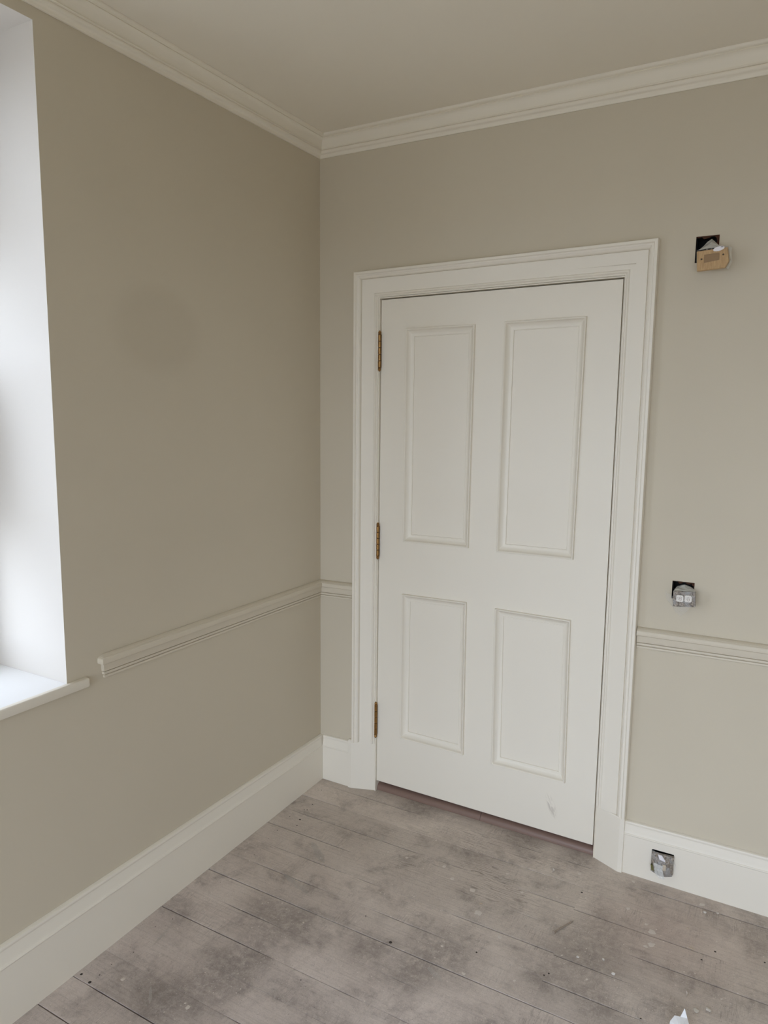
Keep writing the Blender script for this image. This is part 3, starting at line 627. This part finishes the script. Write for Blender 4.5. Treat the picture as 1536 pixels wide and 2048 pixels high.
grid_film('plastic_sleeve', [[(1.4140, -0.0595, 2.098), (1.455, -0.0600, 2.100), (1.5060, -0.0585, 2.102)], [(1.4150, -0.0600, 2.066), (1.455, -0.0605, 2.066), (1.5110, -0.0560, 2.064)], [(1.4170, -0.0595, 2.036), (1.455, -0.0600, 2.037), (1.5010, -0.0560, 2.038)]], M_FILM0, sw, 0.0006, 6)
grid_film('plastic_sleeve', [[(1.5040, -0.0580, 2.102), (1.5090, -0.030, 2.104)], [(1.5105, -0.0570, 2.062), (1.5130, -0.030, 2.062)], [(1.5010, -0.0560, 2.040), (1.5040, -0.030, 2.040)]], M_FILM2, sw, 0.0006, 7)
b = MB(); b.prism([(1.4770 + 0.0155 * math.cos(a * math.pi / 8), 2.0965 + 0.0066 * math.sin(a * math.pi / 8) + 0.0025 * math.cos(a * math.pi / 8)) for a in range(16)], 'y', -0.0632, -0.0622); st = b.build('sticker', M_STICK, sw)
b = MB(); b.box((1.4820, -0.0638, 2.1000), (1.4890, -0.0633, 2.1016)); b.build('print', M_INK, st)

# 2. the middle one, above the chair rail
so = empty('wall_socket', (1.446, -0.03, 0.99)); tag(so, 'grey wrapped faceplate with two white round-cornered inserts hanging above the chair rail', 'wall socket')
back_box(MID_HOLE, so); ragged(MID_HOLE, so, M_BRICK, 9, 0.006, 'tr')
fq = [(1.4126, 1.0421), (1.4796, 1.0465), (1.4816, 0.9971), (1.4142, 0.9906)]
b = MB(); b.prism(fq, 'y', -0.046, -0.034); fp = b.build('faceplate', M_WRAP, so)
bv = fp.modifiers.new('bevel', 'BEVEL'); bv.width = 0.0015; bv.segments = 2
for cx, cz in ((1.4345, 1.0205), (1.4590, 1.0225)):
    w = 0.0108; c = 0.0035
    poly = [(cx - w + c, cz - w), (cx + w - c, cz - w), (cx + w, cz - w + c), (cx + w, cz + w - c), (cx + w - c, cz + w), (cx - w + c, cz + w), (cx - w, cz + w - c), (cx - w, cz - w + c)]
    b = MB(); b.prism(poly, 'y', -0.0500, -0.0450); k = b.build('insert', M_KNOB, fp)
    b = MB()
    for a in range(9):
        t = a * 2 * math.pi / 9; q = 0.0040 + 0.0026 * ((a * 5) % 3) / 2; b.box((cx + q * math.cos(t) - 0.0006, -0.0504, cz + q * math.sin(t) - 0.0016), (cx + q * math.cos(t) + 0.0006, -0.0499, cz + q * math.sin(t) + 0.0012))
    b.lathe([(0, 0.0015), (0.0008, 0.0012)], (cx, -0.0499, cz), (0, -1, 0), 8); b.build('marking', M_KNOBIN, k)
b = MB(); b.tube([(1.43, 0.035, 1.035), (1.432, 0.0, 1.036), (1.438, -0.02, 1.028), (1.44, -0.035, 1.02)], 0.0026); b.tube([(1.445, 0.035, 1.04), (1.447, 0.0, 1.037), (1.45, -0.02, 1.030), (1.455, -0.035, 1.02)], 0.0024); b.build('cable', bpy.data.materials['grey_cable'], so)
grid_film('plastic_sleeve', [[(1.418, 0.002, 1.048), (1.440, -0.002, 1.058), (1.466, 0.0, 1.049)], [(1.416, -0.025, 1.047), (1.445, -0.025, 1.050), (1.472, -0.025, 1.049)], [(1.414, -0.047, 1.044), (1.445, -0.048, 1.046), (1.478, -0.047, 1.047)]], M_FILM2, so, 0.001, 11)
grid_film('plastic_sleeve', [[(1.386, -0.020, 1.032), (1.414, -0.040, 1.020), (1.446, -0.049, 0.995), (1.470, -0.048, 1.000)], [(1.390, -0.018, 1.008), (1.412, -0.036, 0.990), (1.440, -0.044, 0.975), (1.462, -0.040, 0.985)], [(1.414, -0.018, 0.980), (1.424, -0.025, 0.966), (1.438, -0.026, 0.955), (1.446, -0.024, 0.962)]], M_FILM, so, 0.0018, 12)

# 3. the low one in the skirting
ss = empty('skirting_socket', (1.433, -0.02, 0.045)); tag(ss, 'bubble-wrapped socket front stuffed into the hole in the skirting board', 'wall socket')
back_box((SKIRT_HOLE[0], SKIRT_HOLE[1], SKIRT_HOLE[2], SKIRT_HOLE[3]), ss, -0.010, 0.044)
bm = bmesh.new(); bmesh.ops.create_grid(bm, x_segments=10, y_segments=10, size=0.5)
ret = bmesh.ops.extrude_face_region(bm, geom=bm.faces[:]); bmesh.ops.translate(bm, verts=[g for g in ret['geom'] if isinstance(g, bmesh.types.BMVert)], vec=(0, 0, 1))
poly = lambda u, v: Vector((1.3985 + 0.0700 * u + 0.001 * v, 0, 0.050 + 0.062 * v - 0.010 * math.sin(math.pi * u) * (1 - v) + 0.004 * u * v))
for v in bm.verts:
    u, w, t = v.co.x + 0.5, v.co.y + 0.5, v.co.z; p = poly(u, w)
    bulge = 0.010 * (1 - (2 * u - 1) ** 4) * (1 - (2 * w - 1) ** 4)
    y = -0.017 if t < 0.5 else -0.028 - bulge - 0.006 * (1 - w) - 0.0022 * abs(noise.noise(Vector((u * 9, w * 9, 2))))
    v.co = Vector((p.x, y, p.z))
bmesh.ops.recalc_face_normals(bm, faces=bm.faces[:]); me = bpy.data.meshes.new('wrapped_front'); bm.to_mesh(me); bm.free(); me.materials.append(M_WRAP)
wf = bpy.data.objects.new('wrapped_front', me); COL.objects.link(wf); wf.parent = ss; wf.matrix_parent_inverse = ss.matrix_world.inverted()
b = MB(); b.prism([(1.4205, 0.1210), (1.4330, 0.1215), (1.4450, 0.1050), (1.4430, 0.1010), (1.4265, 0.1050)], 'y', -0.0440, -0.0425); b.build('sticker', M_STICK, ss)
b = MB(); b.prism([(1.4365, 0.0900), (1.4485, 0.0905), (1.4485, 0.0700), (1.4370, 0.0690)], 'y', -0.0450, -0.0435); b.build('card_strip', M_CARD, ss)
b = MB(); b.prism([(1.3985, 0.0750), (1.4060, 0.0740), (1.4120, 0.0550), (1.4020, 0.0560)], 'y', -0.0400, -0.0300); b.build('olive_tab', M_GREEN, ss)
grid_film('plastic_sleeve', [[(1.408, -0.040, 0.085), (1.425, -0.0460, 0.088), (1.438, -0.0460, 0.085)], [(1.410, -0.041, 0.062), (1.425, -0.0470, 0.064), (1.440, -0.0470, 0.064)], [(1.414, -0.038, 0.046), (1.428, -0.0430, 0.037), (1.446, -0.0440, 0.040)]], M_FILM2, ss, 0.001, 21)
grid_film('plastic_sleeve', [[(1.398, -0.018, 0.118), (1.435, -0.030, 0.117), (1.468, -0.020, 0.112)], [(1.397, -0.030, 0.105), (1.435, -0.045, 0.098), (1.474, -0.024, 0.095)], [(1.398, -0.030, 0.085), (1.440, -0.047, 0.080), (1.478, -0.022, 0.086)]], M_FILM, ss, 0.001, 22)

# ---------------------------------------------------------------- debris on the floor
def nail(x0, y0, x1, y1):
    r = empty('nail', (x0, y0, fz(x0, y0))); tag(r, 'long dusty iron nail lying across a board joint in front of the door', 'nail')
    a = Vector((x0, y0, fz(x0, y0) + 0.0042)); c = Vector((x1, y1, fz(x1, y1) + 0.0028)); d = (c - a).normalized(); L = (c - a).length
    m = MB(); m.lathe([(0.001, 0.0022), (L * 0.9, 0.0020), (L, 0.0005)], a, d, 8); m.build('shank', M_NAIL, r, smooth=True)
    m = MB(); m.lathe([(-0.0016, 0.0034), (-0.0008, 0.0050), (0.0014, 0.0050), (0.0024, 0.0030)], a, d, 10); m.build('nail_head', M_NAIL, r)
nail(1.1796, -0.4310, 1.2198, -0.3472)
def crumb(x, y, r, label, seed, mt=M_CRUMB, sx=1.0, h=0.6, ang=0.0, name='plaster_crumb', cat='plaster crumb'):
    rs = random.Random(seed); bm = bmesh.new(); bmesh.ops.create_icosphere(bm, subdivisions=1, radius=r)
    for v in bm.verts: v.co *= rs.uniform(0.7, 1.2); v.co.x *= sx; v.co.z *= h
    bmesh.ops.rotate(bm, verts=bm.verts[:], cent=(0, 0, 0), matrix=Matrix.Rotation(ang, 3, 'Z'))
    lo = min(v.co.z for v in bm.verts); bmesh.ops.translate(bm, verts=bm.verts[:], vec=(x, y, fz(x, y) - lo + 0.0004))
    me = bpy.data.meshes.new(name); bm.to_mesh(me); bm.free(); me.materials.append(mt); o = bpy.data.objects.new(name, me); COL.objects.link(o); tag(o, label, cat, 'crumbs and chips on the floor')
crumb(1.2718, -0.4917, 0.0052, 'small white plaster crumb on the dark stain just nearer than the nail', 1)
crumb(1.341, -0.4669, 0.0045, 'grey plaster crumb to the right of the white crumb on the dark stain', 2, h=0.8)
crumb(1.379, -0.5075, 0.0060, 'rounded pale plaster crumb alone on the board right of the dark stain', 3, h=0.8)
crumb(1.6185, -0.0807, 0.0055, 'right one of two grit crumbs on the joint along the right-hand skirting', 4)
crumb(1.5811, -0.0963, 0.0050, 'left one of two grit crumbs on the joint along the right-hand skirting', 5)
crumb(1.5631, -0.2867, 0.0036, 'long pale wood splinter on the pinkish dust at right', 6, M_WOODCH, 3.2, 0.5, -0.35, 'wood_chip', 'wood chip')
crumb(1.5425, -0.2005, 0.0030, 'short pale wood splinter behind the long one at right', 7, M_WOODCH, 2.6, 0.5, -0.2, 'wood_chip', 'wood chip')
crumb(0.9311, -0.4192, 0.0030, 'tiny pale wood chip between two large paint spots', 8, M_WOODCH, 2.2, 0.6, 0.9, 'wood_chip', 'wood chip')
crumb(1.6041, -0.5253, 0.0085, 'flat cream plaster flake right behind the white tissue scrap', 9, h=0.3, sx=1.2, ang=-0.7)
crumb(1.6332, -0.5046, 0.0075, 'flat cream plaster flake furthest right of the white tissue scrap', 10, h=0.3, sx=1.3, ang=-0.4)
def curl(x, y, rad, w, a0, a1, label, rot):
    V = []; n = 8
    for i in range(n + 1):
        t = a0 + (a1 - a0) * i / n; ww = w * (0.35 + 0.65 * math.sin(math.pi * i / n))
        for s in (0, 1):
            rr = rad - (ww if s else 0); px, py = x + rr * math.cos(t + rot), y + rr * math.sin(t + rot); V.append((px, py, fz(px, py) + 0.0012 + (0.004 if not s else 0.0)))
    V += [(v[0], v[1], v[2] - 0.0009) for v in V]; k = 2 * (n + 1); F = []
    for i in range(n): F += [(2 * i, 2 * i + 1, 2 * i + 3, 2 * i + 2), (k + 2 * i, k + 2 * i + 2, k + 2 * i + 3, k + 2 * i + 1), (2 * i, 2 * i + 2, k + 2 * i + 2, k + 2 * i), (2 * i + 1, k + 2 * i + 1, k + 2 * i + 3, 2 * i + 3)]
    F += [(0, k, k + 1, 1), (2 * n, 2 * n + 1, k + 2 * n + 1, k + 2 * n)]
    tag(obj('paint_curl', V, F, M_PAINTW), label, 'paint flake')
curl(1.0845, -0.1340, 0.010, 0.006, -1.3, 1.5, 'curled crescent of pale paint on the boards in front of the door', 0.0)
curl(1.5650, -0.4790, 0.012, 0.0025, -0.8, 0.9, 'thin pale paint curl behind the white tissue scrap', 0.0)
# the white crumpled scrap at the bottom of the picture
V = [(1.5480, -0.6330, 0), (1.5500, -0.6150, 0.018), (1.5590, -0.6040, 0.030), (1.5730, -0.6060, 0.034), (1.5815, -0.5960, 0.054), (1.5900, -0.6000, 0.032), (1.6060, -0.6200, 0.004), (1.6200, -0.6420, 0.0), (1.6000, -0.6750, 0.012), (1.5650, -0.6800, 0.006), (1.5420, -0.6620, 0.0), (1.5780, -0.6360, 0.030), (1.5900, -0.6500, 0.020)]
V = [(x, y, z + fz(x, y) + 0.001) for x, y, z in V]
F = [(0, 1, 11), (1, 2, 11), (2, 3, 11), (3, 4, 5), (3, 5, 11), (5, 6, 11), (6, 7, 12), (6, 12, 11), (7, 8, 12), (8, 9, 12), (9, 11, 12), (9, 10, 11), (10, 0, 11)]
t = obj('tissue_scrap', V, F, M_PAPER); t.modifiers.new('solid', 'SOLIDIFY').thickness = 0.0008
tag(t, 'crumpled white plastic scrap standing up on the floor at the bottom edge', 'scrap')
